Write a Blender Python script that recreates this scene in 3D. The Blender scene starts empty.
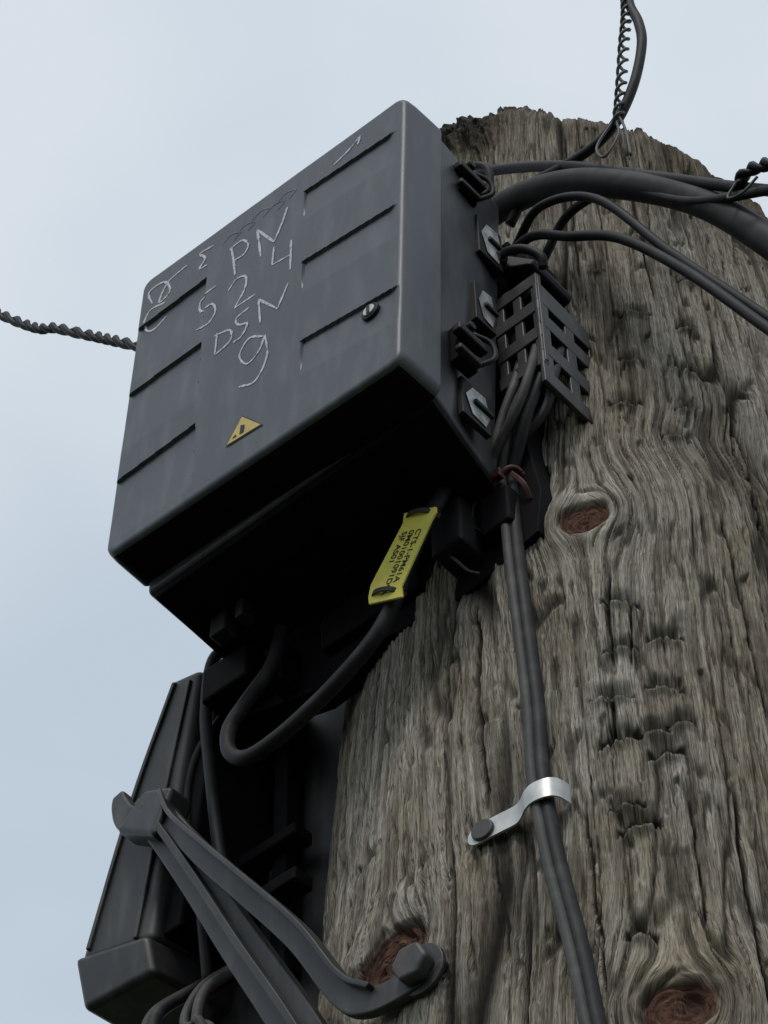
import bpy, math, numpy as np
from mathutils import Matrix, Vector
rng=np.random.default_rng(4)
sc=bpy.context.scene
try:
    sc.view_settings.view_transform='Standard'; sc.view_settings.look='None'; sc.view_settings.exposure=0
except Exception: pass
# ---------------------------------------------------------------- frames
CAM=np.array([0,0,1.6])
th=.8937; ro=-.0195
vv=np.array([0,math.cos(th),math.sin(th)]);u0=np.array([0,-math.sin(th),math.cos(th)]);r0=np.array([1.,0,0])
rr=r0*math.cos(ro)+u0*math.sin(ro);uu=-r0*math.sin(ro)+u0*math.cos(ro)
W=np.array([math.cos(-.71),math.sin(-.71),0]);H=np.array([0,0,1.]);N=np.array([math.sin(-.71),-math.cos(-.71),0])
O=np.array([.0124,1.1006,1.5480])+CAM
def B(p):            # box frame (along width, up, outwards) -> world
    return O+p[0]*W+p[1]*H+p[2]*N
ZS=[-1.7,0,1.0,1.3,1.5,1.8,2.2,2.5];RS=[.31,.30,.272,.262,.250,.222,.190,.17]
def PXc(z): return .21+.0167*(z-1.3)
PY=1.45
def PR(z): return np.interp(z,ZS,RS)
def PP(phi,z,off=0.): # pole surface (deg, height above lens level)
    R=PR(z)+off;a=math.radians(phi)
    return np.array([PXc(z)+R*math.sin(a),PY-R*math.cos(a),z+1.6])
# ---------------------------------------------------------------- materials
def newmat(name):
    m=bpy.data.materials.new(name);m.use_nodes=True
    nt=m.node_tree;b=nt.nodes['Principled BSDF'];return m,nt,b
def nd(nt,t,**k):
    n=nt.nodes.new(t)
    for a,b in k.items(): setattr(n,a,b)
    return n
def ramp(nt,src,stops):
    r=nd(nt,'ShaderNodeValToRGB');cr=r.color_ramp
    cr.elements[0].position=stops[0][0];cr.elements[0].color=(*stops[0][1],1)
    cr.elements[1].position=stops[-1][0];cr.elements[1].color=(*stops[-1][1],1)
    for p,c in stops[1:-1]:
        e=cr.elements.new(p);e.color=(*c,1)
    nt.links.new(src,r.inputs[0]);return r.outputs[0]
def plastic(name,base,rough=.45,var=.25,dust=(.25,.25,.24),dustamt=.12,scale=18,bump=.06,spec=.5):
    m,nt,b=newmat(name);L=nt.links
    tc=nd(nt,'ShaderNodeTexCoord')
    n1=nd(nt,'ShaderNodeTexNoise');n1.inputs['Scale'].default_value=scale;n1.inputs['Detail'].default_value=5;n1.inputs['Roughness'].default_value=.65
    L.new(tc.outputs['Object'],n1.inputs['Vector'])
    lo=tuple(c*(1-var) for c in base);hi=tuple(c*(1+var) for c in base)
    c1=ramp(nt,n1.outputs[0],[(.3,lo),(.7,hi)])
    mp=nd(nt,'ShaderNodeMapping');mp.inputs['Scale'].default_value=(60,14,60);L.new(tc.outputs['Object'],mp.inputs[0])
    n2=nd(nt,'ShaderNodeTexNoise');n2.inputs['Scale'].default_value=1;n2.inputs['Detail'].default_value=5;L.new(mp.outputs[0],n2.inputs['Vector'])
    f=ramp(nt,n2.outputs[0],[(.48,(0,0,0)),(.8,(dustamt*2,)*3)])
    mx=nd(nt,'ShaderNodeMix',data_type='RGBA');L.new(f,mx.inputs[0]);L.new(c1,mx.inputs[6]);mx.inputs[7].default_value=(*dust,1)
    L.new(mx.outputs[2],b.inputs['Base Color'])
    rg=nd(nt,'ShaderNodeMapRange');rg.inputs[3].default_value=rough-.08;rg.inputs[4].default_value=rough+.14;L.new(n1.outputs[0],rg.inputs[0]);L.new(rg.outputs[0],b.inputs['Roughness'])
    b.inputs['Specular IOR Level'].default_value=spec
    n3=nd(nt,'ShaderNodeTexNoise');n3.inputs['Scale'].default_value=700;n3.inputs['Detail'].default_value=1;L.new(tc.outputs['Object'],n3.inputs['Vector'])
    bp=nd(nt,'ShaderNodeBump');bp.inputs['Strength'].default_value=bump;bp.inputs['Distance'].default_value=.001;L.new(n3.outputs[0],bp.inputs['Height']);L.new(bp.outputs[0],b.inputs['Normal'])
    return m
M_cover=plastic('cover_plastic',(.070,.078,.092),.44,.16,dustamt=.14,scale=9,spec=.5,bump=.12)
M_body=plastic('body_plastic',(.046,.049,.056),.44,.3)
M_blk=plastic('black_plastic',(.009,.009,.010),.58,.3,dustamt=.03,spec=.35)
M_dark=plastic('dark_plastic_and_shade',(.004,.004,.005),.7,.3,dustamt=.01,spec=.12)  # for dark parts; also paints shade onto the box underside
M_cab=plastic('cable_sheath',(.011,.011,.012),.6,.3,dustamt=.06,scale=40,spec=.35)
M_cabg=plastic('grey_cable_sheath',(.058,.059,.056),.6,.3,dustamt=.15,scale=40,spec=.3)
M_yel=plastic('yellow_tag',(.72,.63,.10),.45,.08,dust=(.35,.3,.1),dustamt=.1,scale=60)
M_yel2=plastic('yellow_sticker',(.58,.44,.09),.4,.15,dustamt=.2,scale=90)
M_ink=plastic('ink',(.01,.01,.01),.6,.1,dustamt=.0)
M_met=plastic('galvanised_metal',(.56,.57,.56),.36,.15,dust=(.3,.28,.25),dustamt=.15,scale=80)
M_met.node_tree.nodes['Principled BSDF'].inputs['Metallic'].default_value=.3
M_bolt=plastic('weathered_bolt_metal',(.05,.05,.05),.5,.4,dust=(.12,.07,.04),dustamt=.25,scale=120)
M_pale=plastic('painted_reflection',(.5,.52,.53),.25,.35,dust=(.06,.06,.06),dustamt=.45,scale=60)  # pale base colour paints gloss reflections at the side slots
M_red=plastic('red_tie',(.10,.014,.011),.5,.2,dustamt=.1)
M_arm=plastic('black_coated_steel',(.024,.024,.025),.46,.3,dust=(.2,.19,.17),dustamt=.14,scale=30)
def chalk():
    m,nt,b=newmat('chalky_marker');L=nt.links
    tc=nd(nt,'ShaderNodeTexCoord');n=nd(nt,'ShaderNodeTexNoise');n.inputs['Scale'].default_value=330;n.inputs['Detail'].default_value=4;n.inputs['Roughness'].default_value=.7
    L.new(tc.outputs['Object'],n.inputs['Vector'])
    c=ramp(nt,n.outputs[0],[(.34,(.12,.13,.145)),(.46,(.52,.54,.56)),(.8,(.72,.74,.76))])
    L.new(c,b.inputs['Base Color']);b.inputs['Roughness'].default_value=.6;b.inputs['Specular IOR Level'].default_value=.3;return m
M_chalk=chalk()
# ---------------------------------------------------------------- helpers
col=sc.collection
def mesh_obj(name,verts,faces,mat,parent=None,smooth=False):
    me=bpy.data.meshes.new(name);me.from_pydata([tuple(map(float,p)) for p in verts],[],faces);me.update()
    if mat: me.materials.append(mat)
    if smooth: me.polygons.foreach_set('use_smooth',[True]*len(me.polygons))
    ob=bpy.data.objects.new(name,me);col.objects.link(ob)
    if parent: ob.parent=parent
    return ob
def empty(name,boxframe=True):
    e=bpy.data.objects.new(name,None);e.empty_display_size=.05;col.objects.link(e)
    if boxframe:
        M=Matrix.Identity(4)
        for i,vec in enumerate((W,H,N)):
            for j in range(3): M[j][i]=vec[j]
        for j in range(3): M[j][3]=O[j]
        e.matrix_world=M
    return e
def bevel(ob,w,seg=3):
    m=ob.modifiers.new('bev','BEVEL');m.width=w;m.segments=seg;m.limit_method='ANGLE';m.angle_limit=.6
    m.harden_normals=False
    ob.data.polygons.foreach_set('use_smooth',[True]*len(ob.data.polygons))
    w2=ob.modifiers.new('wn','WEIGHTED_NORMAL');return ob
def hexa(name,c8,mat,parent,bev=.002):
    f=[(0,1,2,3),(7,6,5,4),(0,4,5,1),(1,5,6,2),(2,6,7,3),(3,7,4,0)]
    ob=mesh_obj(name,c8,f,mat,parent)
    if bev: bevel(ob,bev)
    return ob
def blk(name,a0,a1,b0,b1,c0,c1,mat,parent,bev=.0015):
    return hexa(name,[(a0,b0,c1),(a1,b0,c1),(a1,b1,c1),(a0,b1,c1),(a0,b0,c0),(a1,b0,c0),(a1,b1,c0),(a0,b1,c0)],mat,parent,bev)
def cr(pts,n=8):
    P=np.array(pts,float);Q=np.vstack([2*P[0]-P[1],P,2*P[-1]-P[-2]]);o=[]
    for i in range(1,len(Q)-2):
        p0,p1,p2,p3=Q[i-1:i+3]
        for t in np.linspace(0,1,n,endpoint=False):
            o.append(.5*((2*p1)+(-p0+p2)*t+(2*p0-5*p1+4*p2-p3)*t*t+(-p0+3*p1-3*p2+p3)*t**3))
    o.append(Q[-2]);return np.array(o)
def frames(P):
    T=np.gradient(P,axis=0);T/=np.linalg.norm(T,axis=1)[:,None]
    ref=np.array([.3,.2,.9]);n=np.cross(T[0],ref);n/=np.linalg.norm(n);A=[n]
    for i in range(1,len(P)):
        n=A[-1]-T[i]*np.dot(A[-1],T[i]);n/=np.linalg.norm(n);A.append(n)
    A=np.array(A);return T,A,np.cross(T,A)
def tubegeo(P,rad,k=12):
    T,A,Bn=frames(P);V=[];F=[]
    for i in range(len(P)):
        r=rad[i] if hasattr(rad,'__len__') else rad
        for j in range(k):
            t=2*math.pi*j/k;V.append(P[i]+r*(math.cos(t)*A[i]+math.sin(t)*Bn[i]))
    for i in range(len(P)-1):
        for j in range(k):
            F.append((i*k+j,i*k+(j+1)%k,(i+1)*k+(j+1)%k,(i+1)*k+j))
    F.append(tuple(range(k))[::-1]);F.append(tuple((len(P)-1)*k+j for j in range(k)));return V,F
def tube(name,pts,rad,mat,parent=None,n=8,wob=0):
    P=cr(pts,n)
    V,F=tubegeo(P,rad);return mesh_obj(name,V,F,mat,parent,True)
def twisted(name,pts,rad,mat,pitch=.03,sep=None,strands=2,parent=None):
    P=cr(pts,40);d=np.concatenate([[0],np.cumsum(np.linalg.norm(np.diff(P,axis=0),axis=1))])
    n=int(d[-1]/pitch*12)+2;dd=np.linspace(0,d[-1],n)
    P=np.array([np.interp(dd,d,P[:,i]) for i in range(3)]).T
    T,A,Bn=frames(P);V=[];F=[];sep=sep or rad
    for s in range(strands):
        ph=2*math.pi*(dd/pitch+.15*np.sin(dd*37))+s*2*math.pi/strands
        Q=P+sep*(np.cos(ph)[:,None]*A+np.sin(ph)[:,None]*Bn)
        v,f=tubegeo(Q,rad,8);k=len(V);V+=v;F+=[tuple(i+k for i in q) for q in f]
    return mesh_obj(name,V,F,mat,parent,True)
def bar(name,pts,w,t,mat,parent,nrm=(0,0,1),n=6,bev=.0015):
    P=cr(pts,n);T=np.gradient(P,axis=0);T/=np.linalg.norm(T,axis=1)[:,None];nr=np.array(nrm,float)
    V=[];F=[]
    for i in range(len(P)):
        ww=w[0]+(w[1]-w[0])*i/(len(P)-1) if hasattr(w,'__len__') else w
        s=np.cross(T[i],nr);s/=np.linalg.norm(s);q=np.cross(s,T[i])
        for x,y in ((-1,-1),(1,-1),(1,1),(-1,1)): V.append(P[i]+s*x*ww/2+q*y*t/2)
    for i in range(len(P)-1):
        for j in range(4): F.append((i*4+j,i*4+(j+1)%4,(i+1)*4+(j+1)%4,(i+1)*4+j))
    F.append((3,2,1,0));k=4*(len(P)-1);F.append((k,k+1,k+2,k+3))
    ob=mesh_obj(name,V,F,mat,parent);bevel(ob,bev,2);return ob
def disc(name,c,nrm,r,h,mat,parent,k=24,bev=.001,sides=None):
    nrm=np.array(nrm,float);nrm/=np.linalg.norm(nrm);a=np.cross(nrm,[.1,.9,.3]);a/=np.linalg.norm(a);b=np.cross(nrm,a)
    k=sides or k;V=[];c=np.array(c,float)
    for z in (0,h):
        for j in range(k):
            t=2*math.pi*j/k;V.append(c+nrm*z+r*(math.cos(t)*a+math.sin(t)*b))
    F=[tuple(range(k))[::-1],tuple(range(k,2*k))]+[(j,(j+1)%k,k+(j+1)%k,k+j) for j in range(k)]
    ob=mesh_obj(name,V,F,mat,parent);bevel(ob,bev,2);return ob
# ---------------------------------------------------------------- noise
def h2(i,j,s):
    i=i.astype(np.int64);j=j.astype(np.int64)
    n=(i*374761393+j*668265263+s*1442695041)&0xffffffff
    n=((n^(n>>13))*1274126177)&0xffffffff
    n=n^(n>>16);return (n&0xffffff)/float(0xffffff)
def vn(x,y,s=0):
    xi=np.floor(x);yi=np.floor(y);fx=x-xi;fy=y-yi
    fx=fx*fx*(3-2*fx);fy=fy*fy*(3-2*fy)
    a=h2(xi,yi,s);b=h2(xi+1,yi,s);c=h2(xi,yi+1,s);d=h2(xi+1,yi+1,s)
    return (a*(1-fx)+b*fx)*(1-fy)+(c*(1-fx)+d*fx)*fy
def fbm(x,y,s=0,o=4):
    t=0;a=.5;m=0
    for k in range(o): t=t+a*vn(x,y,s+k*17);m+=a;a*=.5;x=x*2.03;y=y*2.03
    return t/m
def sm(e0,e1,x):
    t=np.clip((x-e0)/(e1-e0),0,1);return t*t*(3-2*t)
# ---------------------------------------------------------------- POLE
phis=np.concatenate([np.arange(-180,-98,4.),np.arange(-96,62,.25),np.arange(62,180,4.)])
zs=np.concatenate([np.arange(-1.75,.9,.03),np.arange(.9,2.32,.0014)])
PH,ZZ=np.meshgrid(phis,zs)
S=np.radians(PH)*.25
knots=[(-15.2,1.492,.021),(-52.5,1.128,.040),(-7.9,1.002,.023),(24,1.56,.010)]
ws=S+.007*(fbm(S*4,ZZ*1.6,5,3)-.5)+.0016*(fbm(S*14,ZZ*7,9,3)-.5)+.0012*(fbm(S*34,ZZ*26,19,2)-.5)+.0008*(vn(S*120,ZZ*120,23)-.5)
ws=ws+.011*np.exp(-(((S-.02)/.07)**2+((ZZ-1.585)/.040)**2))+.010*np.exp(-(((S-.075)/.04)**2+((ZZ-1.03)/.08)**2))
kn=np.zeros_like(S);kr=np.zeros_like(S)
for kp,kz,ka in knots:
    dx=S-math.radians(kp)*.25;dz=(ZZ-kz)
    r2=dx*dx+(dz*.9)**2
    ke=min(ka,.024)
    ws=ws-dx*(ke*1.35)**2/(r2+(ke*.9)**2)*.75
    r=np.sqrt(dx*dx+(dz*1.15)**2)*(1+.35*(fbm(S*60,ZZ*60,3,2)-.5))
    k=1-sm(ka*.8,ka*1.05,r);kn=np.maximum(kn,k);kr=np.where(k>0,r,kr)
D=.010*(fbm(S*7,ZZ*4,31,3)-.5)
fib=fbm(ws*230,ZZ*9,41,3)
fib2=fbm(ws*480,ZZ*22,43,2)
med=fbm(ws*75,ZZ*4.5,47,3)
D+=.0026*(fib-.5)+.0024*(fib2-.5)+.0036*(med-.5)+.0014*(fbm(S*160,ZZ*120,49,2)-.5)
g=ws*190+1.2*vn(S*10,ZZ*5,77);saw=g-np.floor(g)
rm=sm(.45,.62,fbm(S*9,ZZ*7,83,2))
D+=.0009*rm*(np.abs(saw-.5)*2-.5)
pl_=fbm(ws*38,ZZ*6,91,2);D+=.0028*(np.floor(pl_*7)/7-pl_)
def checks(fr,fz,w,seed,th):
    n=vn(ws*fr,ZZ*fz,seed);m=sm(th,th+.12,vn(ws*fr*.7+9,ZZ*fz*1.6,seed+5))
    return (1-sm(0,w,np.abs(n-.5)))*m
ck=np.maximum(checks(24,1.5,.028,101,.42),checks(58,3.2,.045,131,.46)*.8)
ck=np.maximum(ck,checks(115,8,.09,151,.43)*.6)
ck=np.maximum(ck,checks(200,18,.13,171,.46)*.55)
def crackline(pts,w,seed):
    P=[(math.radians(p)*.25,z) for p,z in pts]
    P.sort(key=lambda q:q[1]);xs=np.interp(ZZ,[q[1] for q in P],[q[0] for q in P])
    xs=xs+.005*(fbm(ZZ*0+seed,ZZ*30,seed,3)-.5)
    ins=sm(P[0][1],P[0][1]+.03,ZZ)*(1-sm(P[-1][1]-.03,P[-1][1],ZZ))
    return (1-sm(w*.35,w,np.abs(S-xs)))*ins
for pts,w in [([(-36,1.46),(-35.6,1.421),(-34.6,1.326),(-33.2,1.201)],.0030),([(-32.6,1.19),(-31.9,1.15),(-30.3,1.10),(-29.6,1.06)],.0024),([(2.5,1.2),(2.7,1.146),(2.9,1.06),(3.5,.98)],.0022),
              ([(-11.8,1.44),(-12.4,1.3)],.0024),([(-13,1.30),(-13.6,1.22)],.0022),([(-9,1.40),(-9.6,1.30)],.0014),([(8,1.5),(10,1.2)],.0018),([(14,1.75),(15,1.45)],.002),([(-45,1.3),(-44,1.16)],.0018),([(20,1.35),(22,1.1)],.002),([(-18,1.2),(-17,1.0)],.0015),([(-4,1.2),(-3.4,1.05)],.0015),([(2,2.1),(3,1.8)],.002),([(-14,2.15),(-13,1.85)],.002),([(22,2.0),(21,1.75)],.002)]:
    ck=np.maximum(ck,crackline(pts,w,int(abs(pts[0][0])*10)+3))
D-=.0068*ck
gd=np.zeros_like(S)
G=[(-1.7,1.780),(-4.0,1.707),(-6.1,1.639),(2.2,1.584),(-10.5,1.380),(-11.2,1.331),(-4.2,1.335),(-13.0,1.280),(-5.2,1.282),(-7.3,1.239),(-10.8,1.153),(-3.5,1.245),(6.5,1.69),(-12.5,1.235),(5.5,1.63),(-6,1.215),(-12,1.06),(12,1.84),(-9,1.86),(3,1.92),(-3,1.99),(-12.3,1.175),(9,1.76)]
for i,(gp,gzz) in enumerate(G):
    wd=.0095+.008*rng.random();dx=(S-math.radians(gp)*.25)/wd;sl=.7*(rng.random()-.35)
    dz=ZZ-gzz+sl*wd*dx+.004*(fbm(S*300,ZZ*0+i,7,3)-.5)+.003*dx*dx
    e=np.clip(1-np.abs(dx)**(1.1+.8*rng.random()),0,1)
    dep=(.009+.006*rng.random())*(.7+.6*vn(S*500,ZZ*30,i+200));hg=.008+.009*rng.random()
    cut=np.where(dz<0,0,1-sm(.002,hg+.010,dz))*e
    lip=np.exp(-(dz/.005)**2)*(dz<0)*e
    D=D-dep*cut+.0050*lip
    gd=np.maximum(gd,np.where(dz<-.001,0,1-sm(hg*.6,hg*.95,dz+.004*(vn(S*420,ZZ*0,i+300)-.5)))*np.clip(e*3.5,0,1))
D=D+(-.0045*kn)+.0007*np.sin(kr*1300)*kn
for kp,kz,ka in knots:
    dx=S-math.radians(kp)*.25;dz=(ZZ-kz);r=np.sqrt(dx*dx+(dz*1.05)**2);D+=.0035*np.exp(-((r-ka*1.35)/(ka*.5))**2)
R=PR(ZZ)+D
R=np.where(np.abs(PH)>98,PR(ZZ),R)
tp=2.17-.13*np.sin(np.radians(PH))-.02*(np.cos(np.radians(PH))<0)
tpn=tp+.022*(vn(PH*.07+40,PH*0,3)-.5)+.012*(vn(PH*.22,PH*0,5)-.5)+.006*(vn(PH*.9,PH*0,6)-.5)
tpn+=.014*np.exp(-((PH+20)/8)**2)+.022*sm(-40,-46,PH)*(.6+.8*vn(PH*.5,PH*0,8))
Z2=np.minimum(ZZ,tpn)
dtop=np.maximum(tpn-ZZ,0)
over=np.maximum(0,ZZ-tpn)
near=1-sm(0,.045,dtop)
R=R-over*.9-.010*near*near-.008*near*fbm(PH*.12,ZZ*25,55,3)
moss=(1-sm(.03,.12,dtop+.05*(vn(PH*.5,ZZ*40,63)-.5)))*sm(-27,-40,PH)
moss=np.maximum(moss,(1-sm(.0,.035,dtop+.04*(fbm(PH*.3,ZZ*40,67,3)-.5)))*.75)
moss=np.clip(moss,0,1)
R=R+moss*sm(-27,-40,PH)*(.026*fbm(PH*.35,ZZ*60,61,3)-.002)
topd=np.clip((1-sm(0,.34,dtop+.16*(fbm(S*12,ZZ*8,65,3)-.5)))*(.62+.38*sm(-5,30,PH)),0,1)
X=PXc(ZZ)+R*np.sin(np.radians(PH));Y=PY-R*np.cos(np.radians(PH))
nr,nc=PH.shape
V=np.stack([X,Y,Z2+1.6],-1).reshape(-1,3)
idx=np.arange(nr*nc).reshape(nr,nc)
nx=np.roll(idx,-1,axis=1)
Q=np.stack([idx[:-1],nx[:-1],nx[1:],idx[1:]],-1).reshape(-1,4)
me=bpy.data.meshes.new('wooden_utility_pole')
topc=len(V);V=np.vstack([V,[[PXc(2.15),PY,2.17+1.6]]])
me.vertices.add(len(V));me.vertices.foreach_set('co',V.astype(np.float32).ravel())
tri=np.stack([idx[-1],nx[-1],np.full(nc,topc)],-1)
nl=len(Q)*4+len(tri)*3
me.loops.add(nl);me.loops.foreach_set('vertex_index',np.concatenate([Q.ravel(),tri.ravel()]).astype(np.int32))
me.polygons.add(len(Q)+len(tri))
ls=np.concatenate([np.arange(len(Q))*4,len(Q)*4+np.arange(len(tri))*3]).astype(np.int32)
me.polygons.foreach_set('loop_start',ls)
me.update(calc_edges=True);me.validate()
me.polygons.foreach_set('use_smooth',np.ones(len(me.polygons),bool))
def attr(name,arr):
    a=me.attributes.new(name,'FLOAT','POINT');a.data.foreach_set('value',np.concatenate([arr.ravel(),[0]]).astype(np.float32))
attr('ws',ws);attr('crack',np.clip(np.maximum(ck,gd),0,1));attr('knot',kn);attr('moss',moss);attr('fib',fib);attr('topd',topd)
attr('zc',ZZ)
m,nt,b=newmat('weathered_wood');L=nt.links
def at(n):
    a=nd(nt,'ShaderNodeAttribute');a.attribute_name=n;return a.outputs['Fac']
cx=nd(nt,'ShaderNodeCombineXYZ');L.new(at('ws'),cx.inputs[0]);L.new(at('zc'),cx.inputs[1])
def nz(sx,sy,det=4,rough=.6):
    mp=nd(nt,'ShaderNodeMapping');mp.inputs['Scale'].default_value=(sx,sy,1);L.new(cx.outputs[0],mp.inputs[0])
    n=nd(nt,'ShaderNodeTexNoise',noise_dimensions='2D');n.inputs['Scale'].default_value=1;n.inputs['Detail'].default_value=det;n.inputs['Roughness'].default_value=rough
    L.new(mp.outputs[0],n.inputs['Vector']);return n.outputs[0]
def mix(f,a,bb,bt='MIX'):
    x=nd(nt,'ShaderNodeMix',data_type='RGBA',blend_type=bt)
    for s,i in ((f,0),(a,6),(bb,7)):
        if isinstance(s,(int,float)): x.inputs[i].default_value=s
        elif isinstance(s,tuple): x.inputs[i].default_value=(*s,1)
        else: L.new(s,x.inputs[i])
    return x.outputs[2]
fine=nz(560,18,4,.7);fine2=nz(1500,70,2,.6);big=nz(14,5,4,.65);mid=nz(110,5,4,.65)
lin=nz(170,5,3,.6);lin2=nz(420,14,3,.6)
c=ramp(nt,mid,[(.30,(.29,.262,.215)),(.5,(.48,.445,.375)),(.72,(.61,.58,.505))])
c=mix(.55,c,ramp(nt,fine,[(.34,(.19,.165,.13)),(.5,(.47,.43,.36)),(.66,(.70,.67,.59))]))
c=mix(ramp(nt,big,[(.40,(0,0,0)),(.66,(.75,)*3)]),c,mix(1.,c,(.68,.60,.49),'MULTIPLY'))
c=mix(ramp(nt,fine2,[(.45,(0,0,0)),(.75,(.5,)*3)]),c,(.13,.108,.083))
c=mix(ramp(nt,at('fib'),[(.25,(.65,)*3),(.48,(0,0,0))]),c,(.11,.088,.066))
c=mix(ramp(nt,lin,[(.478,(0,0,0)),(.5,(.85,)*3),(.522,(0,0,0))]),c,(.05,.04,.03))
c=mix(ramp(nt,lin2,[(.47,(0,0,0)),(.5,(.65,)*3),(.53,(0,0,0))]),c,(.06,.048,.036))
c=mix(at('topd'),c,mix(1.,c,(.40,.345,.275),'MULTIPLY'))
kc=ramp(nt,nz(700,160,4,.7),[(.3,(.025,.013,.009)),(.5,(.095,.045,.030)),(.72,(.17,.095,.065))])
c=mix(at('knot'),c,kc)
c=mix(at('crack'),c,(.014,.011,.008))  # near-black here also paints the shadow inside the gashes
mo=ramp(nt,nz(300,120,4),[(.35,(.012,.010,.008)),(.7,(.055,.044,.028))])
c=mix(at('moss'),c,mo)
L.new(c,b.inputs['Base Color']);b.inputs['Roughness'].default_value=.88;b.inputs['Specular IOR Level'].default_value=.2
bp=nd(nt,'ShaderNodeBump');bp.inputs['Strength'].default_value=1.;bp.inputs['Distance'].default_value=.0025
sumh=nd(nt,'ShaderNodeMath',operation='MULTIPLY_ADD');L.new(fine2,sumh.inputs[0]);sumh.inputs[1].default_value=.5;L.new(fine,sumh.inputs[2])
L.new(sumh.outputs[0],bp.inputs['Height']);L.new(bp.outputs[0],b.inputs['Normal'])
me.materials.append(m)
ob=bpy.data.objects.new('wooden_utility_pole',me);col.objects.link(ob)
# ---------------------------------------------------------------- DISTRIBUTION BOX
box=empty('telecom_distribution_box')
cBL=np.array([-.307,.019]);cBR=np.array([.002,-.003]);cTR=np.array([.017,.367]);cTL=np.array([-.296,.394])
rowsR=[(.335,.319),(.227,.207),(.115,.092)];rowsL=[(.322,.318),(.228,.222),(.112,.110)]
def louv(a,b):
    h=np.zeros_like(a)
    for l,r in rowsR:
        bt=l+(r-l)*(a+.098)/.107;d=bt-b
        rnd=np.clip((a+.002)/.014,0,1);d=d-.012*rnd**2
        wv=np.where((d>0)&(d<.046)&(a>-.098),(1-d/.046),0);h-=.0030*wv*(1-sm(-.008,.006,a))
    for l,r in rowsL:
        bt=r+(l-r)*(-.212-a)/.09;d=bt-b
        wv=np.where((d>0)&(d<.080)&(a<-.212),(1-d/.080),0);h-=.0034*wv
    return h
nu,nv=310,370
s_,t_=np.meshgrid(np.linspace(0,1,nu),np.linspace(0,1,nv))
AB=((1-s_)*(1-t_))[...,None]*cBL+(s_*(1-t_))[...,None]*cBR+(s_*t_)[...,None]*cTR+((1-s_)*t_)[...,None]*cTL
wdt=.305;hgt=.360;rc=.013
du=np.minimum(s_,1-s_)*wdt;dv=np.minimum(t_,1-t_)*hgt
inc=(du<rc)&(dv<rc);ddx=rc-du;ddy=rc-dv;rad=np.sqrt(ddx**2+ddy**2)+1e-9
mx_=np.maximum(ddx,ddy);k=np.where(inc,mx_/rad,1.)
sx=np.where(s_<.5,1,-1);sy=np.where(t_<.5,1,-1)
AB[...,0]+=np.where(inc,sx*(ddx-ddx*k),0);AB[...,1]+=np.where(inc,sy*(ddy-ddy*k),0)
dd=np.where(inc,rc-mx_,np.minimum(du,dv));er=.0055
q=np.clip(er-dd,0,er);CZ=-(er-np.sqrt(er*er-q*q*.98))
CZ=CZ+louv(AB[...,0],AB[...,1])*sm(0,.006,dd)
def dome(s,t): return .0009*np.sin(np.clip(s,0,1)*math.pi)*np.sin(np.clip(t,0,1)*math.pi)
CZ=CZ+dome(s_,t_)+.0003*(fbm(s_*5,t_*5,3,2)-.5)
V=np.concatenate([AB,CZ[...,None]],-1).reshape(-1,3).tolist()
I=np.arange(nu*nv).reshape(nv,nu)
F=np.stack([I[:-1,:-1],I[:-1,1:],I[1:,1:],I[1:,:-1]],-1).reshape(-1,4).tolist()
loop=list(I[0,:])+list(I[1:,-1])+list(I[-1,-2::-1])+list(I[-2:0:-1,0])
cen=np.array([-.145,.19]);prev=loop;bottomf=[]
for cz,gr in ((-.012,.0008),(-.026,.0012),(-.043,.0016),(-.0445,.0008),(-.0445,-.006)):
    nl_=[]
    for i in loop:
        p=np.array(V[i]);d=p[:2]-cen;d=np.sign(d)*np.minimum(1,np.abs(d)/.14);V.append([p[0]+d[0]*gr,p[1]+d[1]*gr,cz]);nl_.append(len(V)-1)
    n=len(loop)
    for j in range(n):
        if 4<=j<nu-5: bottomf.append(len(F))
        F.append([prev[(j+1)%n],prev[j],nl_[j],nl_[(j+1)%n]])
    prev=nl_
cov=mesh_obj('cover',V,F,M_cover,box,True)
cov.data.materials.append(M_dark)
for i in bottomf: cov.data.polygons[i].material_index=1  # same plastic as the cover; darker colour paints the underside's shade
es=cov.modifiers.new('es','EDGE_SPLIT');es.split_angle=math.radians(24)
hexa('body',[(-.299,.004,-.040),(-.001,.000,-.040),(.014,.358,-.040),(-.290,.384,-.040),(-.295,-.009,-.138),(-.022,.001,-.138),(.005,.364,-.138),(-.288,.374,-.138)],M_body,box,.005)
for i,a in enumerate((-.262,-.166,-.070)):
    disc('cable_gland_%d'%i,(a,.001,-.092),(0,-1,0),.015,.007,M_dark,box)
blk('bottom_rib_1',-.28,-.04,-.010,.004,-.122,-.118,M_dark,box,.001)
hexa('bottom_tray',[(-.292,-.004,-.043),(-.004,-.006,-.043),(-.004,.004,-.043),(-.292,.006,-.043),(-.291,-.0145,-.136),(-.022,-.0065,-.136),(-.022,.002,-.136),(-.291,-.002,-.136)],M_dark,box,.002)  # body bottom, shade painted in with the near-black material
def poly(name,ab,c0,c1,mat,parent,bev=.001):
    n=len(ab);V=[(x,y,c0) for x,y in ab]+[(x,y,c1) for x,y in ab]
    F=[tuple(range(n))[::-1],tuple(range(n,2*n))]+[(j,(j+1)%n,n+(j+1)%n,n+j) for j in range(n)]
    o=mesh_obj(name,V,F,mat,parent);
    if bev: bevel(o,bev,2)
    return o
poly('mounting_plate',[(-.315,.012),(-.313,-.045),(-.221,-.076),(-.150,-.070),(-.070,-.083),(.004,-.066),(.010,-.02),(.000,.05),(.000,.33),(-.29,.33),(-.29,.05)],-.176,-.150,M_dark,box)
blk('mounting_foot_1',-.312,-.262,-.050,-.012,-.176,-.118,M_dark,box,.003)
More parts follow.
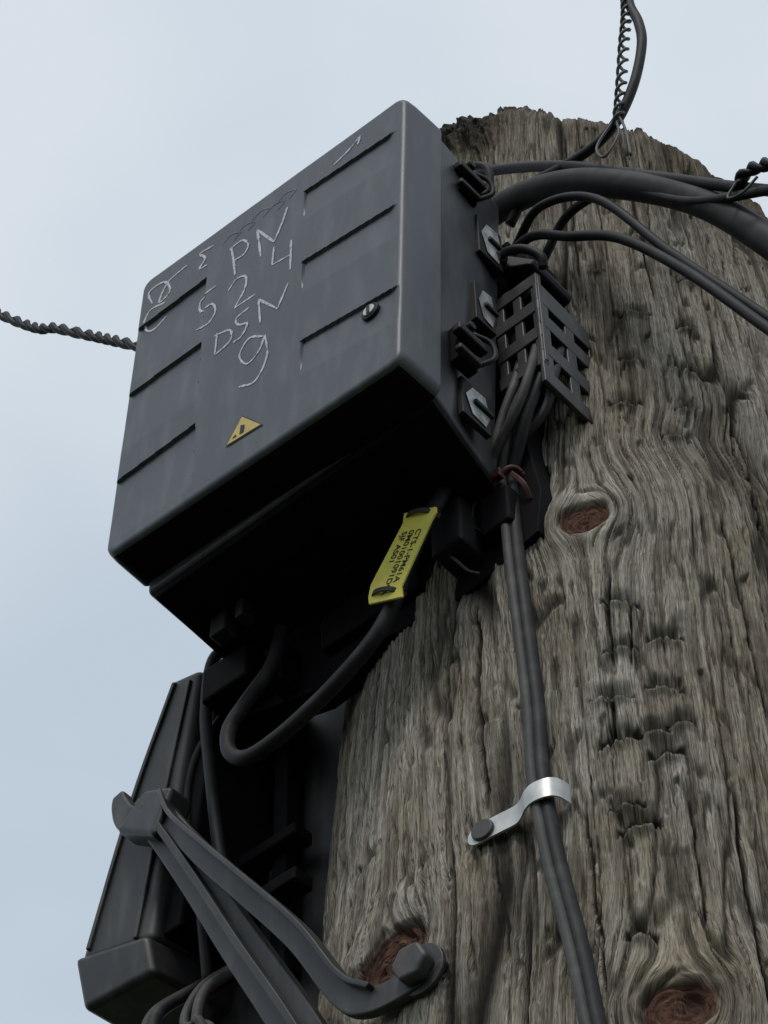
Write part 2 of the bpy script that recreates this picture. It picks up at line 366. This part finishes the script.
blk('mounting_foot_2',-.252,-.235,-.066,-.02,-.172,-.128,M_dark,box,.003)
blk('mounting_foot_3',-.075,-.045,-.060,-.008,-.165,-.120,M_blk,box,.003)
blk('mounting_foot_4',-.038,-.010,-.052,-.01,-.17,-.135,M_dark,box,.003)
blk('mounting_foot_5',-.205,-.105,-.05,-.012,-.160,-.140,M_dark,box,.003)
blk('mounting_hinge',-.272,-.255,-.030,-.008,-.10,-.085,M_blk,box,.002)
blk('mounting_hinge_pin',-.245,-.236,-.028,-.008,-.10,-.085,M_blk,box,.002)
def latch(b,c,i):
    blk('latch_base_%d'%i,.000,.011,b-.024,b+.020,c-.014,c+.008,M_dark,box,.002)
    blk('latch_clip_%d'%i,.010,.019,b-.002,b+.007,c-.018,c+.016,M_blk,box,.002)
    blk('latch_lip_%d'%i,.010,.017,b-.024,b-.017,c-.012,c+.014,M_blk,box,.002)
    disc('latch_pin_%d'%i,(.012,b+.013,c+.002),(1,0,0),.004,.009,M_blk,box)
    tube('latch_spring_%d'%i,[(.013,b+.018,c-.008),(.021,b+.010,c-.019),(.021,b-.006,c-.022),(.013,b-.016,c-.014)],.0022,M_blk,box)
latch(.335,-.083,1);latch(.080,-.068,2)
def slot_with_glint(b,c,hb,hc,i,a):
    blk('slot_%d'%i,-.006,a,b-hb-.004,b+hb+.004,c-hc-.002,c+hc+.003,M_blk,box,.001)
    p2=[(b-hb,c-hc*.6),(b-hb*.2,c-hc),(b+hb,c-hc*.7),(b+hb*.9,c+hc*.4),(b+hb*.1,c+hc),(b-hb*.9,c+hc*.5)]
    V=[(a+.001,y,z) for y,z in p2];mesh_obj('slot_glint_%d'%i,V,[tuple(range(6))],M_pale,box)  # pale patch painted as a reflection, not a separate part
    blk('slot_bridge_%d'%i,a,a+.004,b-.003,b+.002,c-hc-.002,c+hc*.4,M_blk,box,.001)
slot_with_glint(.276,-.114,.024,.013,1,.0085);slot_with_glint(.172,-.104,.022,.010,2,.006);slot_with_glint(.034,-.092,.019,.014,3,-.0005)
# lettering
def hz(a,b): return float(louv(np.array([a]),np.array([b]))[0]+dome((a+.300)/.308,(b-.005)/.37))
def stroke(name,pts,w=.0026,mat=M_chalk):
    P=cr(np.array(pts)/1000.,7);T=np.gradient(P,axis=0);T/=np.linalg.norm(T,axis=1)[:,None]+1e-9
    V=[];n=len(P)
    for i in range(n):
        ww=w*(.5+.7*rng.random())/2*(1 if 0<i<n-1 else .6);s=np.array([-T[i][1],T[i][0]])*ww
        for sg in (-1,1):
            p=P[i]+sg*s;V.append((p[0],p[1],hz(p[0],p[1])+.0004))
    mesh_obj('lettering_'+name,V,[(2*i,2*i+1,2*i+3,2*i+2) for i in range(n-1)],mat,box)
ST={'scribble':[(-279,345),(-285,368),(-266,366),(-257,343),(-270,338),(-261,360),(-238,364)],
'c':[(-262,330),(-281,336),(-288,318),(-277,306),(-262,312)],
's0':[(-205,362),(-222,366),(-215,352),(-221,342),(-212,338)],
'p':[(-183,336),(-179,312),(-176,286)],'p2':[(-185,334),(-170,333),(-162,318),(-167,308),(-178,310)],
'n':[(-146,283),(-149,308),(-152,331)],'n2':[(-152,331),(-131,290)],'n3':[(-131,290),(-122,312),(-117,330)],
'5':[(-198,292),(-218,291),(-216,272),(-202,268),(-197,252),(-205,242),(-220,247)],
'2':[(-183,268),(-174,277),(-163,270),(-163,252),(-174,234)],'2b':[(-174,234),(-150,231)],
'4':[(-131,282),(-132,256)],'4b':[(-132,256),(-110,250)],'4c':[(-111,272),(-111,228)],
'd':[(-193,216),(-194,188)],'d2':[(-196,215),(-178,206),(-177,190),(-194,186)],
's':[(-157,218),(-171,216),(-168,204),(-158,196),(-164,184),(-173,184)],
'nn':[(-143,183),(-146,219)],'nn2':[(-146,219),(-124,184)],'nn3':[(-124,184),(-113,210)],
'9':[(-139,160),(-155,172),(-165,158),(-156,138),(-143,144),(-137,160)],'92':[(-137,160),(-134,128),(-146,106),(-164,114)],
'1':[(-34,354),(-48,345),(-64,340)],'1b':[(-34,354),(-37,343)]}
for k_,p_ in ST.items(): stroke(k_,p_)
M_sm=plastic('wiped_marker',(.11,.12,.135),.5,.35,dustamt=.3,scale=150)
for i,(a,b_) in enumerate(((-.185,.352),(-.168,.350),(-.15,.353),(-.133,.346),(-.12,.350))):
    stroke('smear_%d'%i,[((a-.01)*1000,b_*1000),(a*1000,b_*1000+5),((a+.012)*1000,b_*1000-2),((a+.004)*1000,b_*1000-8)],.0018,M_sm)
def flat(name,ab,o,mat): mesh_obj(name,[(x,y,hz(x,y)+o) for x,y in ab],[tuple(range(len(ab)))],mat,box)
flat('warning_label_border',[(-.1755,.0455),(-.1355,.0395),(-.1585,.0715)],.0006,M_ink)
flat('warning_label',[(-.1735,.0467),(-.1378,.0414),(-.1584,.0695)],.0010,M_yel2)
flat('warning_symbol',[(-.1600,.0480),(-.1555,.0475),(-.1545,.0555),(-.1590,.0590)],.0014,M_ink)
flat('warning_symbol_inner',[(-.1680,.0492),(-.1630,.0486),(-.1645,.0520)],.0014,M_ink)
disc('lock_ring',(-.026,.085,-.004),(0,0,1),.0085,.0056,M_blk,box)
disc('lock_core',(-.026,.085,.0),(0,0,1),.0055,.0029,M_met,box,bev=.0004)
blk('lock_slot',-.0275,-.0245,.080,.090,.0,.0036,M_ink,box,.0003)
# ---------------------------------------------------------------- TAG + loop cable
tube('black_loop_cable',[B(p) for p in [(-.045,.02,-.122),(-.055,-.012,-.112),(-.068,-.048,-.104),(-.085,-.084,-.102),(-.099,-.118,-.101),(-.120,-.142,-.1),(-.160,-.162,-.1),(-.206,-.175,-.1),(-.240,-.174,-.1),(-.258,-.155,-.1),(-.262,-.125,-.103),(-.255,-.095,-.112),(-.24,-.05,-.125),(-.235,.0,-.13)]],.0060,M_cab,n=10)
tag=empty('cable_label_tag')
ab=[(-.081,-.036),(-.050,-.054),(-.050,-.060),(-.0545,-.0655),(-.0850,-.116),(-.0845,-.129),(-.117,-.112),(-.1175,-.104),(-.1150,-.092),(-.0825,-.047)]
SH=np.array([.0062,.0015])
ab=[(x+SH[0],y+SH[1]) for x,y in ab]
poly('tag_plate',ab,-.0925,-.0905,M_yel,tag,.0006)
uL=np.array([-.033,-.056]);uL/=np.linalg.norm(uL);uR=np.array([.056,-.033])*1.;uR/=np.linalg.norm(uR)
for i,(tx,off) in enumerate((('CTS-1-PM61A',.0235),('0M01001091D9A',.0155),('SJF AS01',.0075))):
    cu=bpy.data.curves.new('tagtext','FONT');cu.body=tx;cu.size=.0082;cu.offset=.00010
    t=bpy.data.objects.new('tag_print_%d'%i,cu);col.objects.link(t)
    bpy.context.view_layer.update()
    dg=bpy.context.evaluated_depsgraph_get();mm=bpy.data.meshes.new_from_object(t.evaluated_get(dg));bpy.data.objects.remove(t)
    o=bpy.data.objects.new('tag_print_%d'%i,mm);col.objects.link(o);o.parent=tag;mm.materials.clear();mm.materials.append(M_ink)
    st=np.array([-.0825,-.049])+uL*.007+uR*(off-.003)+SH
    M=Matrix.Identity(4)
    X3=(uL[0],uL[1],0);Y3=(-uL[1],uL[0],0)
    for j in range(3): M[j][0]=X3[j];M[j][1]=Y3[j];M[j][2]=(0,0,1)[j]
    M[0][3]=st[0];M[1][3]=st[1];M[2][3]=-.0902
    o.matrix_local=M
for i,(x,y) in enumerate(((-.060,-.048),(-.095,-.110))):
    bar('tag_tie_%d'%i,[(x-.016,y+.009,-.098),(x-.009,y+.006,-.089),(x+.007,y-.003,-.0885),(x+.014,y-.008,-.098)],.004,.0015,M_ink,tag,(0,0,1),bev=.0003)
# ---------------------------------------------------------------- COMB
comb=empty('cable_guide_bracket')
A0,A1=-.006,.036
for i,(c,hw) in enumerate(((-.1405,.007),(-.1745,.006),(-.208,.008))): blk('side_upright_%d'%i,A1-.004,A1,.080,.206,c-hw,c+hw,M_arm,comb,.0012)
for i,(b_,hw) in enumerate(((.086,.009),(.127,.0095),(.166,.0095),(.200,.012))): blk('side_rung_%d'%i,A1-.0042,A1+.0004,b_-hw,b_+hw,-.2164,-.1334,M_arm,comb,.0012)
for i,a in enumerate((A0+.002,.014,A1-.003)): blk('front_upright_%d'%i,a-.0045,a+.0045,.105,.226,-.1392,-.135,M_arm,comb,.0012)
for i,b_ in enumerate((.110,.146,.183,.219)): blk('front_rung_%d'%i,A0-.003,A1+.0006,b_-.008,b_+.008,-.1396,-.1338,M_arm,comb,.0012)
blk('inner_web',.004,.008,.12,.20,-.20,-.145,M_dark,comb,.001)
hexa('hood',[(A0-.003,.215,-.134),(A1+.0006,.205,-.133),(A1-.003,.228,-.137),(A0,.242,-.137),(A0-.003,.215,-.20),(A1+.0006,.205,-.217),(A1-.003,.224,-.212),(A0,.242,-.19)],M_arm,comb,.008)
blk('back_web',-.01,A1-.006,.10,.22,-.215,-.209,M_dark,comb,.001)
anc=empty('wire_anchor_clamp')
hexa('anchor_body',[(-.002,.262,-.128),(.030,.248,-.136),(.034,.256,-.140),(.004,.285,-.132),(-.002,.262,-.20),(.030,.248,-.19),(.034,.256,-.19),(.004,.285,-.20)],M_blk,anc,.003)
blk('anchor_arm',-.01,.02,.262,.30,-.19,-.15,M_dark,anc,.003)
disc('anchor_bolt',(.008,.266,-.130),(0,-.3,1),.006,.01,M_blk,anc,sides=6)
tube('anchor_hook',[(.004,.27,-.13),(.018,.262,-.122),(.034,.252,-.124),(.046,.236,-.13),(.044,.226,-.135)],.0040,M_blk,anc)
# ---------------------------------------------------------------- vertical cables
def boxpts(l): return [B(p) for p in l]
base=[PP(p,z,.010) for p,z in [(-27.8,1.552),(-26.8,1.465),(-25.3,1.367),(-24.1,1.279),(-23.8,1.209),(-22.2,1.133),(-20.0,1.061),(-18.6,1.003),(-17,.9),(-16.5,.6),(-16.5,0),(-16.5,-1.6)]]
def sh(l,d): return [p+np.array([d,0,0]) for p in l]
tube('black_drop_cable',boxpts([(.026,.15,-.160),(.026,.098,-.142),(.014,.058,-.136),(-.010,.02,-.146)])+sh(base,.0026),.0054,M_cab)
tube('grey_drop_cable',boxpts([(.018,.15,-.155),(.016,.098,-.138),(.002,.058,-.132),(-.018,.02,-.142)])+sh(base,-.0042),.0040,M_cabg)
for i,(a,c,m_) in enumerate(((.004,-.134,M_cabg),(.024,-.130,M_cabg),(.030,-.150,M_cab))):
    tube('short_jumper_cable',boxpts([(a,.17,c-.02),(a+.002,.10,c),(a-.012,.058,c+.003),(-.024-.004*i,.018,-.136),(-.036,-.015,-.148),(-.06,-.03,-.158)]),.0040,m_)
tie=empty('red_cable_tie')
T0=np.linalg.inv(np.array([W,H,N]).T)@(PP(-27.8,1.552,.010)-O)
ring=[(T0[0]+.013*math.cos(t),T0[1]+.005*math.cos(t)+.003*math.sin(2*t),T0[2]+.012*math.sin(t)) for t in np.linspace(0,2*math.pi,16)]
tube('tie_loop',ring,.0022,M_red,tie,4)
bar('tie_tail',[(T0[0]+.010,T0[1]-.002,T0[2]+.010),(T0[0]+.018,T0[1]-.018,T0[2]+.006),(T0[0]+.018,T0[1]-.030,T0[2]-.002)],.0040,.0012,M_red,tie)
blk('tie_head',T0[0]-.006,T0[0]+.004,T0[1]-.004,T0[1]+.006,T0[2]+.010,T0[2]+.016,M_red,tie,.001)
tube('loose_copper_wire',boxpts([(-.030,.012,-.145),(-.042,-.01,-.135),(-.046,-.03,-.138),(-.036,-.045,-.14)]),.0010,M_ink)
tube('loose_copper_wire',boxpts([(-.070,-.05,-.13),(-.06,-.065,-.13),(-.052,-.08,-.135),(-.045,-.085,-.14)]),.0012,M_cabg)
# ---------------------------------------------------------------- strap clamp
clp=empty('metal_cable_clamp',False)
V=[];F=[];prof=[(-36.0,.0035,1.0),(-35.,.0035,1),(-33,.0035,1),(-30.5,.0035,1),(-28.3,.004,1),(-27.2,.007,1),(-26.2,.012,1),(-25,.0155,1),(-23.6,.0165,1),(-22.2,.0155,1),(-21.2,.012,1),(-20.6,.007,1),(-20.2,.003,1)]
P_=cr(prof,5)
for i,(p,o,_) in enumerate(P_):
    hw=.0085*min(1,math.sqrt(max(0.05,1-max(0,1-(p+36.05)/1.9)**2)));zz=1.190+.0004*(p+28)
    for dz in (-hw,hw):
        for t in (0,.0016): V.append(PP(p+.4,zz+dz,o+t))
for i in range(len(P_)-1):
    a=i*4;b_=a+4
    F+=[(a+1,a+3,b_+3,b_+1),(a,b_,b_+2,a+2),(a,a+1,b_+1,b_),(a+2,b_+2,b_+3,a+3)]
F+=[(0,2,3,1)];k=4*(len(P_)-1);F.append((k,k+1,k+3,k+2))
s_o=mesh_obj('strap',V,F,M_met,clp,True);es=s_o.modifiers.new('es','EDGE_SPLIT');es.split_angle=.6
pc=PP(-33.0,1.188,.004);pn=PP(-33.0,1.188,.01)-PP(-33.0,1.188,0)
disc('screw_head',pc,pn,.0085,.004,M_bolt,clp,bev=.0015)
# ---------------------------------------------------------------- arm bracket
arm=empty('steel_wire_bracket')
bar('arm_lower',[(-.352,-.128,-.118),(-.327,-.175,-.114),(-.285,-.240,-.108),(-.241,-.302,-.106),(-.190,-.376,-.108),(-.155,-.440,-.112),(-.130,-.462,-.112),(-.096,-.460,-.116),(-.078,-.450,-.118)],(.016,.022),.008,M_arm,arm,(0,0,1),8,.002)
bar('arm_lower_flange',[(-.340,-.135,-.112),(-.318,-.180,-.104),(-.276,-.240,-.098),(-.232,-.302,-.096),(-.182,-.374,-.100),(-.150,-.433,-.106),(-.126,-.456,-.108)],.004,.012,M_arm,arm,(0,0,1),8,.001)
bar('arm_upper',[(-.372,-.122,-.122),(-.345,-.165,-.120),(-.305,-.240,-.122),(-.262,-.325,-.124),(-.215,-.415,-.126),(-.16,-.53,-.13)],(.026,.036),.010,M_arm,arm,(0,0,1),8,.002)
bar('arm_upper_rib',[(-.366,-.128,-.114),(-.335,-.18,-.112),(-.298,-.25,-.114),(-.255,-.335,-.116),(-.205,-.43,-.118),(-.15,-.545,-.12)],.006,.012,M_arm,arm,(0,0,1),8,.001)
hexa('hook_end',[(-.388,-.146,-.108),(-.340,-.184,-.104),(-.325,-.140,-.106),(-.360,-.118,-.110),(-.388,-.146,-.132),(-.340,-.184,-.132),(-.325,-.140,-.132),(-.360,-.118,-.130)],M_arm,arm,.005)
bar('hook_horn',[(-.396,-.096,-.120),(-.392,-.112,-.119),(-.380,-.134,-.118),(-.350,-.152,-.118)],(.012,.028),.012,M_arm,arm,(0,0,1),6,.003)
disc('bolt_head',(-.092,-.456,-.113),(.05,-.05,1),.0145,.012,M_bolt,arm,sides=6,bev=.003)
disc('bolt_washer',(-.092,-.456,-.117),(.05,-.05,1),.019,.004,M_arm,arm,bev=.001)
# ---------------------------------------------------------------- lower enclosure
enc=empty('slanted_cable_enclosure')
hexa('housing',[(-.452,-.222,-.140),(-.373,-.244,-.140),(-.338,.030,-.140),(-.374,.040,-.140),(-.455,-.205,-.235),(-.36,-.235,-.235),(-.325,.05,-.235),(-.372,.05,-.235)],M_arm,enc,.008)
bar('housing_rib_1',[(-.440,-.215,-.139),(-.405,-.08,-.139),(-.366,.03,-.139)],.004,.004,M_arm,enc,(0,0,1),6,.001)
bar('housing_rib_2',[(-.388,-.235,-.139),(-.368,-.10,-.139),(-.348,.02,-.139)],.004,.004,M_arm,enc,(0,0,1),6,.001)
hexa('end_cap',[(-.444,-.270,-.142),(-.370,-.276,-.142),(-.374,-.240,-.136),(-.454,-.216,-.136),(-.444,-.262,-.235),(-.360,-.268,-.235),(-.362,-.232,-.236),(-.456,-.203,-.236)],M_arm,enc,.006)
hexa('side_channel',[(-.372,-.235,-.150),(-.352,-.235,-.150),(-.322,.02,-.150),(-.336,.02,-.150),(-.372,-.235,-.225),(-.34,-.235,-.225),(-.30,.02,-.225),(-.33,.02,-.225)],M_dark,enc,.003)
hexa('back_plate',[(-.385,-.30,-.218),(-.22,-.34,-.218),(-.200,.03,-.218),(-.39,.03,-.218),(-.385,-.30,-.226),(-.22,-.34,-.226),(-.200,.03,-.226),(-.39,.03,-.226)],M_arm,enc,.002)
blk('plate_flange',-.305,-.290,-.28,.0,-.216,-.196,M_dark,enc,.002)
blk('strut_1',-.36,-.27,-.168,-.156,-.205,-.185,M_dark,enc,.002)
blk('strut_2',-.345,-.255,-.235,-.222,-.190,-.170,M_dark,enc,.002)
blk('lower_plate',-.36,-.15,-.60,-.30,-.240,-.225,M_dark,enc,.002)
tube('enclosure_feed_cable',boxpts([(-.285,.02,-.15),(-.320,.03,-.14),(-.326,-.03,-.138),(-.318,-.10,-.138),(-.308,-.20,-.145),(-.30,-.28,-.16)]),.0050,M_blk)
tube('enclosure_feed_cable',boxpts([(-.30,.0,-.16),(-.345,-.06,-.15),(-.352,-.13,-.15),(-.335,-.21,-.15),(-.33,-.30,-.16)]),.0040,M_blk)
for i in range(5):
    x=-.385+.017*i+.006*rng.random();m_=[M_cabg,M_cab,M_blk,M_cabg][i%4]
    z0=-.18+.03*rng.random();dz=-.03*rng.random()-.035
    tube('hanging_cable',boxpts([(x+.02,-.225+dz,z0-.02),(x+.004,-.262+dz,z0+.01),(x-.002+.015*rng.random(),-.300+dz,z0+.02),(x+.03*rng.random(),-.37,z0+.02),(x+.05*rng.random(),-.44,z0),(x+.05,-.60,z0-.02),(x+.08,-.9,z0-.02)]),.0034+.002*rng.random(),m_)
# ---------------------------------------------------------------- cables near the pole head
tube('thick_black_cable',boxpts([(-.05,.385,-.150),(-.011,.388,-.150),(.039,.367,-.148),(.099,.316,-.150),(.180,.211,-.158),(.238,.088,-.165),(.31,-.10,-.18),(.36,-.35,-.20)]),.0125,M_cab,n=10)
tube('overhead_black_cable',boxpts([(-.06,.46,-.150),(-.029,.469,-.150),(.06,.386,-.150),(.15,.27,-.150),(.246,.145,-.150),(.36,.0,-.14)]),.0048,M_blk,n=10)
tube('overhead_black_cable',boxpts([(-.03,.335,-.17),(.023,.311,-.150),(.062,.272,-.150),(.111,.218,-.150),(.165,.115,-.150),(.224,-.022,-.150),(.28,-.15,-.15)]),.0044,M_blk,n=10)
tube('overhead_black_cable',boxpts([(.0,.330,-.16),(.045,.325,-.14),(.098,.285,-.145),(.15,.165,-.155),(.215,.020,-.16),(.26,-.08,-.17)]),.0040,M_blk,n=10)
tube('overhead_black_cable',boxpts([(.02,.300,-.17),(.06,.322,-.16),(.118,.285,-.150),(.18,.20,-.150),(.25,.135,-.145),(.35,.05,-.14)]),.0040,M_blk,n=10)
tube('overhead_black_cable',boxpts([(.0,.36,-.155),(.030,.385,-.150),(.067,.378,-.150),(.100,.375,-.150),(.126,.388,-.150),(.148,.425,-.150),(.162,.475,-.150),(.163,.515,-.15),(.157,.565,-.150),(.16,.66,-.15),(.2,.9,-.15)]),.0046,M_blk,n=10)
twisted('twisted_drop_wire',boxpts([(.128,.375,-.146),(.136,.42,-.146),(.146,.49,-.147),(.154,.545,-.148),(.162,.65,-.15),(.2,.9,-.15)]),.0015,M_bolt,.030,.0040)
tube('wire_tail_loop',boxpts([(.127,.386,-.146),(.108,.352,-.140),(.115,.325,-.138),(.130,.345,-.140),(.128,.378,-.145)]),.0012,M_bolt)
tube('wire_tail_loop',boxpts([(.130,.386,-.146),(.138,.345,-.140),(.140,.30,-.138)]),.0012,M_bolt)
twisted('twisted_drop_wire',boxpts([(.222,.166,-.146),(.236,.172,-.142),(.26,.158,-.14),(.33,.10,-.13)]),.0030,M_blk,.028)
tube('wire_tail_loop',boxpts([(.226,.165,-.14),(.218,.150,-.138),(.232,.140,-.136),(.246,.150,-.138)]),.0012,M_bolt)
twisted('twisted_drop_wire',boxpts([(-.28,.35,-.12),(-.33,.425,-.12),(-.390,.498,-.12),(-.451,.575,-.12),(-.564,.710,-.12),(-.675,.845,-.12),(-1.2,1.6,-.12)]),.0034,M_blk,.055,.0030)
tube('coiled_feed_wire',boxpts([(-.03,.36,-.10),(.0,.385,-.10),(.018,.372,-.105),(.012,.345,-.11),(-.005,.35,-.1)]),.0036,M_blk)
# ---------------------------------------------------------------- ground
g_,nt,b=newmat('grass_ground');L=nt.links
tc=nd(nt,'ShaderNodeTexCoord');n=nd(nt,'ShaderNodeTexNoise');n.inputs['Scale'].default_value=2;n.inputs['Detail'].default_value=8;L.new(tc.outputs['Object'],n.inputs['Vector'])
L.new(ramp(nt,n.outputs[0],[(.3,(.018,.026,.010)),(.7,(.042,.052,.020))]),b.inputs['Base Color']);b.inputs['Roughness'].default_value=.95;b.inputs['Specular IOR Level'].default_value=.1
mesh_obj('ground',[(-600,-600,0),(600,-600,0),(600,600,0),(-600,600,0)],[(0,1,2,3)],g_)
# ---------------------------------------------------------------- light
sd=np.array([-.18,-.70,.90]);sd/=np.linalg.norm(sd)
el=math.asin(sd[2]);az=math.atan2(sd[0],sd[1])
sl=bpy.data.lights.new('sun','SUN');sl.energy=1.4;sl.angle=math.radians(16);sl.color=(1,.96,.90)
so=bpy.data.objects.new('sun',sl);col.objects.link(so);so.rotation_euler=Vector(sd).to_track_quat('Z','Y').to_euler()
w=bpy.data.worlds.new('World');sc.world=w;w.use_nodes=True;nt=w.node_tree;L=nt.links
bg=nt.nodes['Background'];bg.inputs[1].default_value=.1
sky=nd(nt,'ShaderNodeTexSky');sky.sky_type='NISHITA';sky.sun_disc=False;sky.sun_elevation=el;sky.sun_rotation=az
tc=nd(nt,'ShaderNodeTexCoord');mp=nd(nt,'ShaderNodeMapping');mp.inputs['Scale'].default_value=(1,1,1.6);L.new(tc.outputs['Generated'],mp.inputs[0])
n=nd(nt,'ShaderNodeTexNoise');n.inputs['Scale'].default_value=3.2;n.inputs['Detail'].default_value=4;n.inputs['Roughness'].default_value=.45;L.new(mp.outputs[0],n.inputs['Vector'])
cc=ramp(nt,n.outputs[0],[(.35,(5.7,6.6,7.5)),(.65,(7.6,8.3,8.9))])
mx=nd(nt,'ShaderNodeMix',data_type='RGBA');mx.inputs[0].default_value=.88;L.new(sky.outputs[0],mx.inputs[6]);L.new(cc,mx.inputs[7]);L.new(mx.outputs[2],bg.inputs[0])
# ---------------------------------------------------------------- camera
cd=bpy.data.cameras.new('camera');co=bpy.data.objects.new('camera',cd);col.objects.link(co)
M=Matrix.Identity(4)
for j in range(3): M[j][0]=rr[j];M[j][1]=uu[j];M[j][2]=-vv[j];M[j][3]=CAM[j]
co.matrix_world=M;cd.sensor_width=36;cd.sensor_fit='AUTO';cd.lens=2600/1024*36;cd.clip_start=.05;cd.clip_end=3000
sc.camera=co
